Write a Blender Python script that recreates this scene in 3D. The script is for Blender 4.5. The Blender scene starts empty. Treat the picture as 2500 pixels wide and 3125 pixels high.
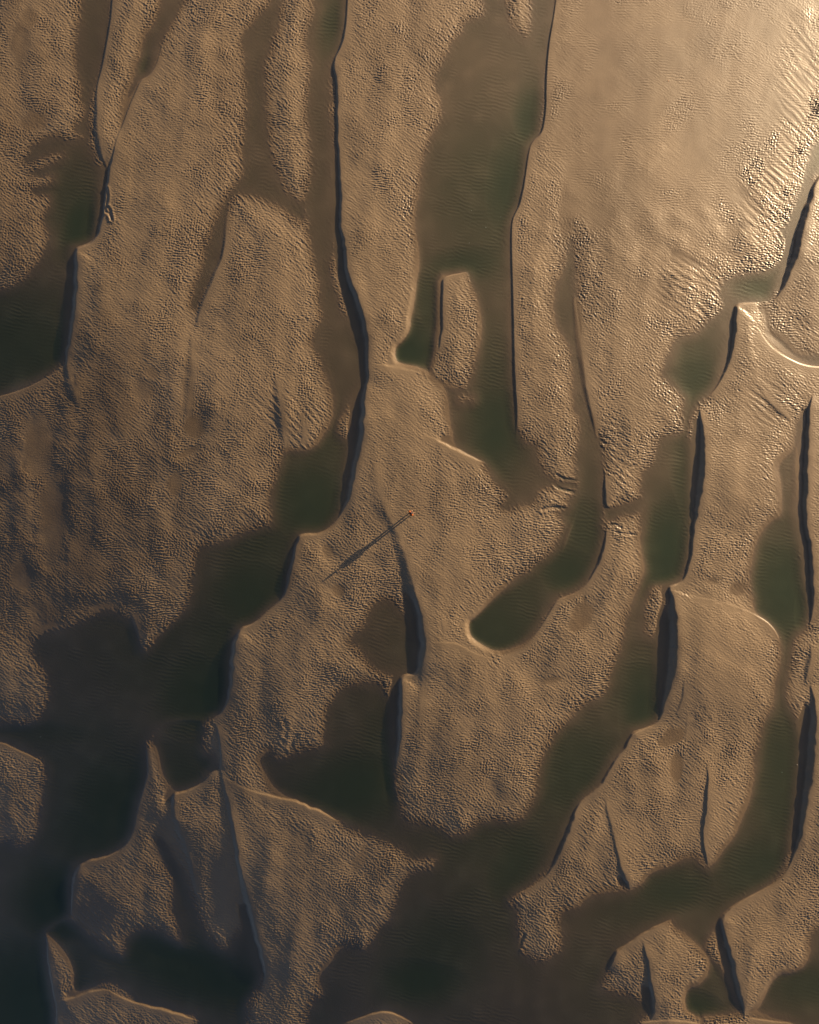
import bpy, bmesh, math
import numpy as np
from mathutils import Vector

# ---------------------------------------------------------------- camera, sky, sun, exposure
S = 0.0332                      # metres per unit of the survey grid used below (2500 x 3125 units)
CX, CY = 1250.0, 1562.5
CAM_H = 80.0
SUN_EL = 10.2                   # degrees
SUN_AZ_XY = math.radians(37.7)  # direction towards the sun, counter-clockwise from +x

scene = bpy.context.scene
cam_d = bpy.data.cameras.new("camera")
cam = bpy.data.objects.new("camera", cam_d)
scene.collection.objects.link(cam)
cam.location = (0, 0, CAM_H)
cam.rotation_euler = (0, 0, 0)
cam_d.sensor_fit = 'VERTICAL'
cam_d.sensor_height = 36.0
cam_d.lens = 36.0 * CAM_H / (3125 * S)
cam_d.clip_start = 0.5
cam_d.clip_end = 20000
scene.camera = cam

world = bpy.data.worlds.new("World")
scene.world = world
world.use_nodes = True
nt = world.node_tree
nt.nodes.clear()
sky = nt.nodes.new("ShaderNodeTexSky")
sky.sky_type = 'NISHITA'
sky.sun_disc = False
sky.sun_elevation = math.radians(SUN_EL)
sky.sun_rotation = math.radians(90) - SUN_AZ_XY
sky.air_density = 0.42
sky.dust_density = 2.0
sky.ozone_density = 0.9
bg = nt.nodes.new("ShaderNodeBackground")
bg.inputs["Strength"].default_value = 0.066
wo = nt.nodes.new("ShaderNodeOutputWorld")
nt.links.new(sky.outputs[0], bg.inputs[0])
nt.links.new(bg.outputs[0], wo.inputs[0])

sun_d = bpy.data.lights.new("sun", 'SUN')
sun_d.energy = 5.0
sun_d.angle = math.radians(0.5)
sun_d.color = (1.0, 0.74, 0.44)
sun = bpy.data.objects.new("sun", sun_d)
scene.collection.objects.link(sun)
to_sun = Vector((math.cos(SUN_AZ_XY) * math.cos(math.radians(SUN_EL)),
                 math.sin(SUN_AZ_XY) * math.cos(math.radians(SUN_EL)),
                 math.sin(math.radians(SUN_EL))))
sun.rotation_euler = to_sun.to_track_quat('Z', 'Y').to_euler()
sun.location = to_sun * 300

scene.view_settings.view_transform = 'Standard'
scene.view_settings.look = 'None'
scene.view_settings.exposure = 1.0
scene.view_settings.gamma = 1.0
scene.cycles.max_bounces = 5
scene.cycles.diffuse_bounces = 2
scene.cycles.transparent_max_bounces = 8

# ---------------------------------------------------------------- outlines of wet flats and pools
W, L = 'W', 'L'
POLYS = [
(W, [(252,-60),(240,75),(234,165),(239,240),(244,300),(256,335),(262,350),(232,385),(230,400),(255,412),(255,425),(215,425),(155,415),(115,430),(80,470),(72,492),(95,500),(130,482),(160,468),(200,468),(165,500),(100,520),(85,535),(120,545),(158,530),(160,560),(100,575),(90,590),(130,600),(152,600),(148,640),(125,670),(142,700),(148,745),(120,790),(100,830),(55,862),(0,885),(-200,895),(-200,1255),(0,1214),(50,1194),(115,1165),(175,1130),(199,1095),(204,1050),(209,1000),(211,940),(214,900),(217,818),(220,760),(224,757),(268,748),(289,733),(301,688),(306,623),(311,553),(319,528),(299,503),(279,463),(274,420),(268,370),(271,325),(286,279),(299,224),(316,165),(329,100),(344,-60)]),
(W, [(494,-60),(490,20),(468,60),(434,110),(424,145),(424,170),(404,200),(404,240),(380,280),(374,320),(370,360),(366,395),(380,370),(394,319),(414,279),(428,247),(454,236),(468,214),(481,180),(493,140),(503,110),(518,85),(543,45),(585,-60)]),
(W, [(835,-60),(827,0),(800,40),(768,75),(733,120),(738,150),(748,170),(748,225),(753,280),(748,340),(743,400),(738,450),(743,500),(733,540),(718,573),(688,608),(673,643),(658,678),(643,718),(628,758),(623,808),(603,848),(593,887),(583,937),(598,942),(623,892),(648,842),(673,798),(683,738),(693,688),(698,648),(703,603),(738,593),(798,608),(860,633),(890,660),(930,680),(940,610),(915,615),(905,613),(875,583),(850,538),(828,474),(818,400),(813,324),(808,250),(808,200),(828,150),(845,90),(855,50),(865,-60)]),
(W, [(965,-60),(955,50),(940,90),(927,130),(945,160),(950,200),(942,250),(942,300),(937,350),(942,400),(947,450),(952,500),(952,538),(940,568),(932,605),(925,640),(940,673),(942,723),(955,773),(965,823),(980,882),(970,922),(985,972),(965,1000),(950,1030),(970,1090),(990,1145),(1004,1190),(1014,1234),(1004,1284),(980,1324),(955,1360),(920,1370),(865,1369),(850,1414),(835,1464),(825,1518),(823,1563),(830,1600),(810,1605),(778,1613),(723,1633),(688,1653),(638,1658),(598,1683),(593,1733),(583,1778),(578,1823),(563,1857),(528,1892),(488,1927),(464,1962),(446,1985),(430,1980),(424,1937),(414,1902),(369,1877),(340,1862),(279,1880),(240,1902),(180,1927),(100,1947),(99,2000),(125,2031),(146,2083),(149,2130),(136,2172),(104,2203),(52,2206),(-200,2206),(-200,2258),(0,2261),(52,2287),(104,2308),(136,2334),(138,2376),(130,2417),(125,2470),(110,2548),(68,2590),(0,2564),(-200,2555),(-200,3330),(175,3330),(170,3125),(167,3065),(162,3044),(151,2981),(143,2919),(141,2861),(137,2850),(157,2835),(198,2814),(217,2783),(214,2731),(217,2684),(230,2652),(245,2634),(313,2618),(355,2600),(386,2574),(407,2532),(415,2480),(428,2428),(451,2376),(449,2334),(443,2282),(450,2255),(500,2215),(560,2210),(621,2214),(647,2198),(684,2167),(699,2115),(704,2052),(702,2000),(715,1940),(730,1917),(773,1905),(808,1867),(845,1842),(865,1823),(875,1788),(885,1743),(892,1693),(907,1648),(912,1631),(970,1631),(994,1623),(1024,1593),(1042,1558),(1049,1523),(1057,1473),(1062,1424),(1069,1379),(1072,1339),(1055,1340),(1034,1309),(1060,1240),(1084,1204),(1095,1185),(1104,1169),(1109,1140),(1109,1100),(1104,1060),(1092,1025),(1082,1000),(1069,982),(1044,947),(1027,897),(1012,847),(1007,808),(1017,773),(1018,723),(1019,683),(1022,648),(1022,598),(1017,548),(1014,498),(1012,449),(1007,374),(1004,299),(1004,224),(1012,184),(1034,160),(1049,100),(1057,50),(1061,-60)]),
(W, [(462,2262),(478,2225),(520,2185),(621,2180),(628,2215),(622,2260),(622,2300),(645,2305),(665,2335),(670,2350),(650,2352),(630,2370),(623,2384),(589,2407),(560,2417),(530,2417),(500,2390),(483,2355),(474,2303)]),
(W, [(235,2819),(282,2856),(318,2892),(365,2916),(378,2908),(381,2866),(433,2830),(470,2835),(496,2846),(522,2861),(558,2882),(543,2856),(545,2814),(522,2783),(527,2731),(522,2679),(501,2626),(491,2600),(480,2569),(490,2560),(522,2616),(564,2673),(579,2715),(595,2772),(621,2830),(647,2877),(678,2900),(705,2898),(725,2856),(746,2830),(752,2804),(765,2835),(775,2887),(790,2939),(801,2971),(793,3002),(778,3033),(752,3060),(750,3100),(770,3330),(620,3330),(605,3101),(564,3091),(522,3080),(459,3070),(418,3065),(397,3039),(365,3013),(334,3007),(308,3010),(282,3023),(235,3039),(214,3023),(214,2966),(198,2929),(172,2892),(151,2866),(128,2848),(148,2822),(190,2792)]),
(W, [(1139,1842),(1169,1828),(1199,1833),(1224,1862),(1249,1877),(1254,1892),(1261,1932),(1266,1972),(1269,2000),(1262,2030),(1258,2052),(1235,2060),(1216,2064),(1185,2060),(1154,2052),(1128,2026),(1112,2000),(1094,1985),(1069,1962),(1064,1947),(1094,1922),(1119,1892),(1124,1867)]),
(W, [(1044,2099),(1107,2083),(1144,2083),(1175,2088),(1172,2110),(1196,2125),(1196,2209),(1198,2271),(1206,2313),(1204,2355),(1211,2370),(1211,2407),(1222,2449),(1222,2501),(1290,2511),(1342,2522),(1373,2548),(1420,2548),(1446,2522),(1472,2506),(1540,2506),(1592,2501),(1624,2454),(1639,2412),(1640,2376),(1648,2334),(1671,2277),(1703,2224),(1744,2193),(1776,2151),(1823,2130),(1854,2104),(1859,2063),(1870,2031),(1880,2000),(1889,1992),(1904,1942),(1909,1887),(1919,1847),(1934,1798),(1949,1763),(1959,1738),(1952,1708),(1942,1658),(1954,1623),(1959,1573),(1960,1540),(1944,1498),(1954,1449),(1984,1424),(1999,1369),(2019,1329),(2079,1319),(2086,1299),(2084,1269),(2089,1224),(2069,1199),(2039,1165),(2014,1145),(2039,1095),(2054,1060),(2064,1030),(2125,1018),(2150,985),(2208,947),(2200,912),(2198,877),(2223,847),(2268,832),(2328,828),(2363,808),(2393,793),(2388,837),(2373,882),(2358,912),(2338,927),(2303,925),(2243,927),(2233,937),(2231,1000),(2228,1000),(2221,1075),(2208,1125),(2193,1169),(2173,1199),(2148,1219),(2134,1234),(2114,1264),(2104,1299),(2104,1339),(2114,1359),(2114,1424),(2116,1498),(2116,1573),(2111,1638),(2104,1698),(2091,1748),(2084,1768),(2069,1778),(2039,1790),(2014,1793),(1994,1798),(1984,1822),(1971,1857),(1974,1887),(1962,1917),(1979,1942),(2014,1942),(2017,2000),(2017,2078),(2016,2146),(2018,2172),(2005,2204),(1974,2219),(1937,2230),(1927,2235),(1925,2255),(1911,2282),(1875,2313),(1854,2355),(1823,2402),(1770,2444),(1757,2480),(1734,2527),(1708,2585),(1682,2642),(1640,2684),(1603,2715),(1572,2731),(1551,2757),(1582,2773),(1582,2887),(1603,2919),(1645,2939),(1682,2924),(1713,2898),(1718,2845),(1703,2814),(1708,2783),(1765,2767),(1786,2736),(1823,2720),(1890,2715),(1927,2715),(1953,2694),(1964,2663),(1995,2647),(2037,2637),(2073,2621),(2120,2608),(2151,2642),(2167,2647),(2193,2595),(2230,2548),(2251,2491),(2277,2438),(2292,2376),(2303,2324),(2313,2251),(2329,2198),(2355,2157),(2360,2130),(2360,2094),(2371,2052),(2381,2000),(2378,1972),(2365,1937),(2338,1907),(2303,1887),(2288,1867),(2293,1828),(2283,1798),(2283,1748),(2293,1688),(2303,1643),(2323,1603),(2353,1573),(2373,1568),(2368,1518),(2363,1469),(2353,1429),(2368,1394),(2413,1364),(2423,1329),(2430,1290),(2448,1285),(2445,1330),(2438,1369),(2440,1424),(2440,1498),(2433,1548),(2438,1598),(2445,1648),(2453,1708),(2458,1773),(2468,1818),(2475,1872),(2463,1922),(2438,1937),(2423,1967),(2418,2000),(2412,2052),(2397,2104),(2407,2146),(2423,2177),(2439,2219),(2446,2261),(2439,2365),(2433,2444),(2423,2522),(2410,2585),(2407,2621),(2386,2668),(2355,2694),(2308,2725),(2266,2746),(2230,2772),(2209,2788),(2193,2814),(2183,2830),(2167,2861),(2162,2887),(2172,2919),(2204,2939),(2219,2971),(2235,3007),(2251,3054),(2264,3086),(2215,3108),(2130,3112),(2090,3330),(910,3330),(935,3125),(930,3096),(956,3070),(956,3054),(982,3033),(966,2991),(971,2960),(1003,2929),(1018,2898),(1039,2887),(1081,2882),(1102,2903),(1133,2887),(1154,2835),(1196,2814),(1196,2783),(1217,2731),(1238,2673),(1279,2658),(1321,2652),(1331,2621),(1290,2621),(1253,2626),(1232,2590),(1185,2579),(1133,2553),(1081,2532),(1029,2506),(971,2478),(914,2454),(851,2433),(820,2402),(804,2376),(783,2334),(778,2313),(814,2277),(845,2290),(851,2313),(909,2292),(924,2282),(990,2282),(989,2250),(992,2172),(1013,2140)]),
(L, [(2005,2830),(2052,2806),(2058,2830),(2089,2861),(2110,2887),(2136,2908),(2157,2934),(2141,2986),(2084,3002),(2073,3044),(2084,3091),(2110,3107),(2150,3125),(2150,3330),(1900,3330),(1940,3118),(1975,3096),(2000,3080),(1979,3060),(1964,3054),(1932,3039),(1870,3028),(1838,3018),(1843,2986),(1854,2966),(1870,2934),(1896,2898),(1932,2861)]),
(L, [(1010,3330),(1045,3122),(1100,3105),(1144,3091),(1185,3086),(1222,3100),(1258,3125),(1290,3330)]),
(W, [(2700,2820),(2500,2835),(2480,2845),(2470,2887),(2449,2939),(2412,2955),(2371,2955),(2334,2992),(2318,3033),(2298,3070),(2280,3085),(2290,3093),(2318,3107),(2371,3112),(2420,3125),(2450,3330),(2700,3330)]),
(W, [(1733,735),(1725,788),(1710,837),(1685,887),(1680,947),(1690,1000),(1715,1030),(1735,1065),(1747,1140),(1740,1199),(1747,1249),(1765,1279),(1760,1349),(1757,1424),(1760,1464),(1755,1500),(1740,1520),(1730,1553),(1700,1563),(1720,1593),(1720,1618),(1700,1663),(1670,1698),(1640,1713),(1615,1738),(1568,1768),(1528,1793),(1488,1823),(1443,1867),(1413,1887),(1413,1932),(1428,1962),(1483,1995),(1520,2004),(1568,1990),(1608,1962),(1638,1927),(1657,1892),(1680,1857),(1685,1842),(1705,1823),(1740,1813),(1770,1798),(1800,1763),(1824,1713),(1839,1668),(1847,1618),(1839,1598),(1850,1555),(1842,1553),(1842,1498),(1842,1424),(1839,1349),(1824,1319),(1819,1279),(1795,1224),(1789,1150),(1785,1100),(1775,1050),(1780,1000),(1772,940),(1765,897),(1755,778),(1750,735)]),
(W, [(1839,1553),(1855,1551),(1890,1543),(1925,1530),(1960,1518),(1990,1517),(2010,1522),(2008,1535),(1985,1545),(1955,1560),(1920,1570),(1885,1580),(1860,1592),(1842,1590)]),
(W, [(1470,-60),(1473,30),(1475,50),(1420,65),(1408,95),(1378,125),(1363,165),(1348,194),(1328,219),(1328,259),(1348,309),(1348,359),(1323,399),(1309,424),(1294,474),(1279,538),(1274,598),(1259,638),(1259,698),(1264,748),(1264,808),(1254,847),(1249,897),(1239,947),(1234,972),(1236,1000),(1219,1030),(1194,1050),(1189,1085),(1199,1115),(1225,1125),(1259,1130),(1269,1132),(1299,1145),(1323,1165),(1348,1194),(1356,1234),(1356,1279),(1368,1319),(1373,1349),(1388,1374),(1418,1394),(1458,1404),(1478,1419),(1498,1449),(1518,1479),(1543,1503),(1538,1533),(1523,1553),(1558,1553),(1598,1538),(1618,1538),(1640,1515),(1643,1498),(1665,1487),(1700,1480),(1755,1500),(1775,1500),(1757,1468),(1700,1470),(1660,1440),(1643,1394),(1638,1359),(1598,1344),(1588,1309),(1578,1279),(1575,1219),(1568,1175),(1568,1100),(1565,1000),(1563,897),(1560,798),(1558,698),(1563,673),(1573,648),(1585,623),(1593,588),(1603,538),(1610,498),(1615,459),(1628,434),(1647,416),(1653,374),(1660,324),(1662,274),(1662,224),(1672,164),(1682,120),(1690,75),(1692,-60)]),
(L, [(1348,847),(1375,842),(1408,832),(1427,842),(1431,887),(1448,912),(1455,972),(1458,1000),(1453,1050),(1446,1100),(1438,1140),(1426,1175),(1408,1189),(1368,1170),(1328,1150),(1323,1135),(1333,1090),(1338,1050),(1346,1000),(1346,923)]),
(L, [(1543,-60),(1548,40),(1563,90),(1585,105),(1608,120),(1618,90),(1620,40),(1622,-60)]),
(L, [(1402,1212),(1415,1205),(1440,1208),(1444,1225),(1425,1222),(1408,1230)]),
(W, [(2700,420),(2500,428),(2477,449),(2463,488),(2457,523),(2438,588),(2423,628),(2408,668),(2383,698),(2383,735),(2400,720),(2430,650),(2450,600),(2475,545),(2500,528),(2700,515)]),
(W, [(2310,935),(2330,960),(2330,990),(2333,1030),(2353,1050),(2388,1080),(2418,1100),(2458,1117),(2500,1120),(2700,1125),(2700,1087),(2500,1087),(2458,1080),(2433,1065),(2408,1030),(2378,1010),(2353,1000),(2345,960),(2345,930)]),
]
# soft damp hollows inside the rippled sand: x, y, rx, ry, turn (deg), strength
DAMP = [(65,130,28,60,0,.8),(90,60,25,32,0,.7),(100,370,45,26,-20,.9),(120,1359,45,100,0,1),(165,1573,38,125,0,1),(593,1303,32,36,0,1),(580,1378,30,11,-30,.9),(535,1478,24,32,0,.9),
(70,1757,36,42,0,1),(135,1892,38,60,0,1),(324,1862,48,22,0,1),(464,1137,18,18,0,.7),(439,1190,32,26,0,.7),(1000,1683,16,20,0,.8),(1034,1803,18,20,0,.8),(1774,1887,28,34,0,1),(1760,1905,20,22,0,.9),
(2253,1798,26,20,0,1),(2173,1773,16,10,0,.8),(2044,2253,42,18,-28,1.2),(2065,2345,18,36,5,1.2),(1685,2075,28,10,-10,.7),(488,2600,22,60,-15,.7),(1100,2620,14,45,25,.6),(540,1750,20,60,10,.4),(250,1700,40,60,0,.6),(60,2440,20,60,0,.3),(575,1200,18,90,0,.5),(30,1420,30,60,0,.5),
(1820,45,45,50,0,1),(2070,95,65,25,-5,1),(2060,180,35,40,0,.9),(1850,190,35,90,10,1),(1830,270,45,45,0,.9),(1853,410,36,75,5,1),(2120,460,38,70,5,1),(2110,390,30,30,0,.8),(2200,210,80,28,0,.8),(2320,85,60,35,30,.9),(2120,30,50,40,0,.7),
(2235,405,30,18,0,.8),(2260,590,30,18,-30,.8),(2400,330,60,25,35,1),(2450,240,40,22,40,.8),(2340,220,30,14,30,.7),(2390,610,22,14,0,.7),(2090,790,40,14,25,.9),(2225,760,30,22,0,.5),(1735,620,24,110,4,.9),(1755,560,30,60,0,.6),(2260,690,28,12,0,.7),(2465,130,30,40,0,.5),
(2000,880,80,25,20,.5),(1750,1010,24,60,0,.6),(1910,1180,14,20,0,.3),(40,2250,10,10,0,.8),(1990,340,60,40,0,.6)]
# deep parts of the pools: x, y, rx, ry, turn, depth
DEEP = [(245,690,34,70,8,.15),(230,620,70,80,0,.06),(185,1080,110,60,20,.10),(60,1060,160,110,0,.09),(440,200,12,36,0,.05),(1020,80,26,60,5,.07),(1556,570,55,110,8,.10),(1500,620,110,150,0,.05),(1418,808,75,38,-15,.09),(1622,370,34,70,8,.09),(1480,780,60,40,0,.05),(2330,880,50,36,20,.05),(1245,1068,70,62,0,.14),(1312,950,30,90,0,.08),(1515,1310,52,95,5,.12),(1510,1160,36,120,0,.05),
(960,1540,75,90,0,.13),(990,1440,60,120,0,.06),(930,1400,60,100,0,.04),(1490,1920,105,80,-20,.10),(1600,1830,70,50,-40,.06),(1230,1970,40,60,0,.02),(2125,1150,42,70,-5,.08),(2040,1690,45,105,5,.14),(2090,1560,26,200,0,.07),(2040,1540,40,60,0,.03),(2395,1800,65,110,0,.12),(2440,1840,24,70,0,.12),(1740,1740,60,50,-20,.11),(1790,1640,50,90,0,.07),(1760,1500,40,60,0,.03),
(775,1820,80,90,20,.12),(810,1700,90,80,0,.07),(700,1980,90,110,0,.08),(620,2120,80,85,0,.14),(545,2000,180,120,0,.04),(340,2470,80,110,10,.12),(300,2540,90,80,0,.10),(160,2755,65,75,0,.14),(250,2330,160,120,0,.03),(150,2240,120,25,5,.05),(590,2970,170,50,20,.14),(720,3020,90,40,0,.07),(565,2360,55,70,0,.06),(60,3060,120,120,0,.14),
(1100,2400,130,70,-15,.13),(1160,2330,50,120,0,.07),(1090,2180,100,80,0,.02),(1290,2990,75,45,0,.14),(1340,2900,90,90,-30,.07),(1570,2640,50,90,25,.10),(1520,2560,160,80,-20,.05),(1620,2500,80,100,0,.05),(1500,2760,120,120,0,.04),(1970,2150,50,95,0,.12),(1910,2120,70,120,0,.04),(1760,2360,80,110,30,.09),(2390,2400,55,200,5,.09),(2340,2640,110,70,-25,.10),(2380,2240,50,80,0,.05),
(2060,2720,80,45,-10,.09),(1980,2760,120,40,-20,.05),(2230,2660,80,60,0,.04),(2120,3070,50,30,0,.11),(2190,3000,50,70,0,.04),(2480,3010,90,50,0,.08),(1810,2960,60,60,0,.03),(1830,3060,90,60,0,.02),(2210,2850,60,40,0,.03),(2180,2740,60,60,0,.04)]
# banks: crest lines, high side on the left of travel; x, y, shade width
BANKS = [
[(354,-60,3),(345,-10,4),(341,50,5),(332,110,6),(322,165,6),(312,215,5),(301,250,4),(297,290,5,1),(299,330,6,2),(300,400,9,2.5),(310,450,9,2.5),(322,495,7,2),(332,520,0)],
[(517,90,0),(500,125,3),(490,160,3),(482,190,3),(470,215,4),(453,237,4),(430,247,5),(412,290,4),(395,330,5),(375,385,6),(358,430,7),(347,480,8),(340,510,12),(333,545,14),(330,600,14),(318,660,12),(308,700,10),(295,730,10),(270,753,12),(234,764,14),(240,800,20),(240,860,22),(238,900,22),(232,960,22),(225,1000,20),(215,1060,16),(205,1095,8),(208,1120,8,2),(222,1160,11,4),(236,1210,11,5),(248,1260,0)],
[(700,620,0),(692,690,4,2),(690,740,6,2),(680,790,7,1),(655,850,9,1.5),(635,900,8,2.5),(610,960,7,3),(600,1000,0)],
[(1064,-60,4),(1062,-10,4),(1059,60,5),(1054,110,8),(1038,155,8),(1024,180,6),(1022,205,9),(1030,250,9),(1032,300,9),(1032,380,9),(1035,450,9),(1038,520,10),(1044,580,12),(1042,640,14),(1040,690,12),(1052,740,14),(1058,800,16),(1070,850,20),(1092,900,25),(1110,960,28),(1122,1000,26),(1124,1050,22),(1126,1110,20),(1128,1140,20),(1125,1165,16),(1117,1185,20),(1117,1220,26),(1116,1280,30),(1110,1340,32),(1100,1390,30),(1087,1440,28),(1075,1500,24),(1060,1540,14),(1042,1570,6),(1022,1598,4),(1000,1618,6),(975,1632,10),(920,1633,12),(914,1650,12),(903,1690,16),(892,1740,18),(880,1790,14),(868,1822,8),(840,1850,4),(810,1875,4),(775,1908,8),(737,1919,10),(724,1950,20),(716,2000,20),(713,2060,18),(706,2110,16),(698,2140,10),(680,2175,6),(655,2195,4),(640,2205,0)],
[(655,2200,0),(668,2230,7),(676,2280,8),(678,2330,8),(674,2350,4),(650,2355,6),(625,2388,6),(590,2410,8),(560,2422,12),(534,2426,14),(530,2440,14),(535,2470,12,1.2),(550,2520,10,2.5),(570,2570,9,3),(590,2640,8,3),(600,2700,5,3),(610,2760,0)],
[(680,2370,6,1.5),(700,2440,11,1.5),(716,2510,15,.6),(726,2570,18),(738,2640,22),(755,2710,24),(772,2780,24),(790,2850,22),(803,2910,20),(812,2955,14),(812,2985,5),(795,3030,0)],
[(1040,2514,0),(1000,2490,8),(960,2470,12),(914,2452,12),(860,2438,10),(800,2424,8),(740,2405,6),(690,2375,4),(670,2365,0)],
[(446,2260,0),(450,2290,4),(452,2320,5),(455,2360,5),(440,2410,5),(422,2470,4),(412,2530,3),(395,2570,4),(365,2600,6),(320,2620,9),(255,2634,10),(236,2660,14),(226,2700,12),(222,2750,8),(220,2790,3),(215,2810,0)],
[(140,2845,0),(146,2866,4),(150,2930,9),(160,2990,9),(168,3040,6),(176,3070,6),(176,3110,9),(178,3200,9),(178,3300,9)],
[(610,3118,0),(555,3100,9),(500,3084,11),(440,3070,8),(400,3058,6),(350,3035,4),(330,3020,3),(290,3024,9),(240,3042,11),(200,3052,9),(174,3056,0)],
[(1140,1400,0),(1150,1450,12,3.6),(1160,1500,16,3.2),(1175,1550,14,3.6),(1195,1590,10,4.5),(1215,1620,11,4.5),(1235,1680,14,3.4),(1250,1730,17,2.4),(1262,1780,22,1),(1275,1830,26,.3),(1288,1870,30),(1297,1920,34),(1304,1970,36),(1298,2010,34),(1285,2045,22),(1262,2060,8),(1232,2064,10),(1228,2080,16),(1230,2120,22),(1228,2170,24),(1224,2240,22),(1216,2290,14),(1210,2330,5),(1208,2360,0)],
[(1345,1880,0),(1352,1910,7),(1358,1940,0)],
[(1500,2014,2),(1440,1992,8),(1400,1968,8),(1360,1960,8),(1306,1962,0)],
[(1275,1138,2),(1240,1131,12),(1190,1121,12),(1160,1116,4),(1130,1120,0)],
[(1480,1414,0),(1455,1405,8),(1418,1392,14),(1380,1370,14),(1340,1347,10),(1300,1332,4),(1280,1325,0)],
[(1705,-60,2),(1690,60,4),(1680,110,5),(1672,180,5),(1668,260,6),(1668,330,5),(1660,390,6),(1650,415,7),(1622,435,3),(1612,480,4),(1607,520,4),(1600,570,6),(1590,620,7),(1575,650,5),(1563,675,4),(1562,750,5),(1565,850,5),(1568,950,6),(1570,1050,7),(1573,1150,7),(1578,1230,7),(1580,1280,5),(1575,1330,0)],
[(1430,830,0),(1408,836,6),(1354,849,8),(1352,870,9),(1352,930,10),(1352,1000,10),(1345,1050,8),(1335,1090,0)],
[(2515,500,0),(2510,530,4),(2488,560,10),(2475,610,14),(2465,650,20),(2450,700,24),(2440,750,26),(2428,800,24),(2405,850,18),(2385,890,10),(2370,910,4),(2350,925,0)],
[(2312,925,2),(2300,927,7),(2247,931,9),(2248,950,14),(2247,1000,18),(2238,1060,14),(2225,1110,10),(2200,1165,7),(2175,1200,4),(2155,1217,0)],
[(2700,1130,5),(2540,1124,5),(2460,1121,5),(2400,1094,5),(2350,1062,4.5),(2320,1020,4),(2300,985,0)],
[(2135,1240,0),(2140,1280,10),(2148,1330,18),(2150,1400,26),(2148,1450,30),(2140,1500,26),(2132,1540,20),(2122,1590,12),(2118,1650,9),(2108,1710,10),(2093,1765,8),(2075,1782,8),(2042,1796,12),(2052,1815,14),(2062,1850,30),(2066,1900,40),(2067,1960,46),(2066,2000,44),(2060,2050,40),(2045,2100,30),(2030,2150,18),(2020,2185,8),(2005,2210,4),(1975,2225,8),(1935,2236,12),(1928,2250,10),(1910,2285,10),(1880,2320,8),(1858,2360,10),(1825,2410,10),(1790,2435,5),(1765,2455,6),(1752,2500,12),(1735,2550,14),(1710,2600,12),(1690,2645,8),(1660,2685,4),(1620,2712,3),(1580,2730,3),(1560,2745,0)],
[(1846,1430,0),(1848,1480,7),(1850,1520,9),(1852,1546,6),(1872,1549,0)],
[(1852,1600,0),(1850,1640,6),(1845,1680,10),(1828,1720,10),(1805,1765,6),(1775,1803,3),(1740,1820,4),(1706,1830,6),(1690,1850,5),(1665,1895,5),(1630,1945,4),(1590,1984,3),(1540,2007,4),(1500,2014,0)],
[(2480,1200,0),(2472,1240,12),(2465,1300,14),(2466,1360,18),(2462,1420,20),(2462,1480,20),(2458,1540,18),(2460,1600,16),(2470,1650,14),(2478,1700,16),(2480,1760,16),(2482,1810,14),(2480,1870,8),(2468,1920,0)],
[(2382,1965,0),(2367,1927,6),(2336,1896,7),(2295,1873,6),(2240,1850,5.5),(2190,1835,5),(2130,1825,4),(2080,1815,0)],
[(2470,2080,0),(2488,2150,16),(2487,2200,32),(2486,2260,36),(2480,2340,34),(2470,2400,31),(2460,2460,28),(2450,2520,22),(2436,2570,14),(2420,2620,6),(2400,2665,3),(2370,2695,3),(2320,2722,6),(2270,2747,8),(2217,2786,10),(2203,2808,18),(2210,2840,14),(2222,2880,16),(2235,2920,20),(2245,2970,22),(2258,3020,22),(2268,3060,16),(2272,3090,6),(2275,3110,0)],
[(2084,2070,0),(2085,2110,10),(2077,2150,8),(2060,2185,0)],
[(2098,2150,0),(2097,2230,8,1.5),(2090,2275,0)],
[(2155,2320,0),(2162,2380,9),(2157,2440,12),(2152,2500,11),(2144,2560,9),(2158,2620,6),(2162,2648,0)],
[(1845,2420,0),(1852,2460,10,1.5),(1868,2520,7,2.5),(1885,2600,9,1.5),(1902,2660,13,.6),(1918,2700,10),(1925,2718,0)],
[(2052,2806,0),(2005,2828,9),(1960,2852,8),(1920,2882,8),(1900,2892,8),(1882,2910,14),(1867,2940,14),(1855,2965,0)],
[(1960,2864,0),(1970,2900,12),(1982,2950,14),(1990,3000,16),(1998,3050,20),(1998,3090,12),(1985,3115,0)],
[(2160,3134,4),(2090,3116,8),(2030,3113,8),(1980,3119,6),(1940,3127,0)],
[(2460,3150,2),(2420,3124,4),(2360,3119,6),(2300,3110,6),(2270,3106,0)],
[(1275,3135,0),(1220,3101,6),(1180,3089,8),(1140,3095,8),(1080,3116,6),(1030,3135,0)],
[(210,1100,0),(170,1141,3),(115,1171,3),(50,1201,4),(-200,1262,4)],
[(136,2336,0),(100,2311,4),(50,2290,4),(0,2263,4),(-200,2260,4)],
]
BANKS += [[(840,1130,0),(850,1180,6,5),(862,1260,8,5),(870,1340,6,5),(872,1400,0)],[(585,1000,0),(590,1080,6,5),(585,1180,7,5),(575,1280,6,5),(570,1350,0)],[(395,1850,0),(412,1890,5,3),(425,1930,6,2),(432,1970,0)],[(1290,2010,0),(1292,2080,7,4),(1284,2160,6,4),(1275,2230,0)],[(2470,1960,0),(2478,2000,7,2),(2466,2050,9,2),(2455,2090,0)],[(1760,1560,0),(1730,1640,3,3),(1712,1690,0)],[(1750,890,0),(1757,960,5,3),(1775,1060,7,3),(1790,1180,7,2.5),(1812,1280,6,2),(1822,1340,0)],[(2300,1160,0),(2350,1230,6,4),(2400,1270,5,3),(2420,1290,0)],[(900,1230,0),(930,1300,6,4),(925,1350,4,3),(900,1370,0)]]
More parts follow.
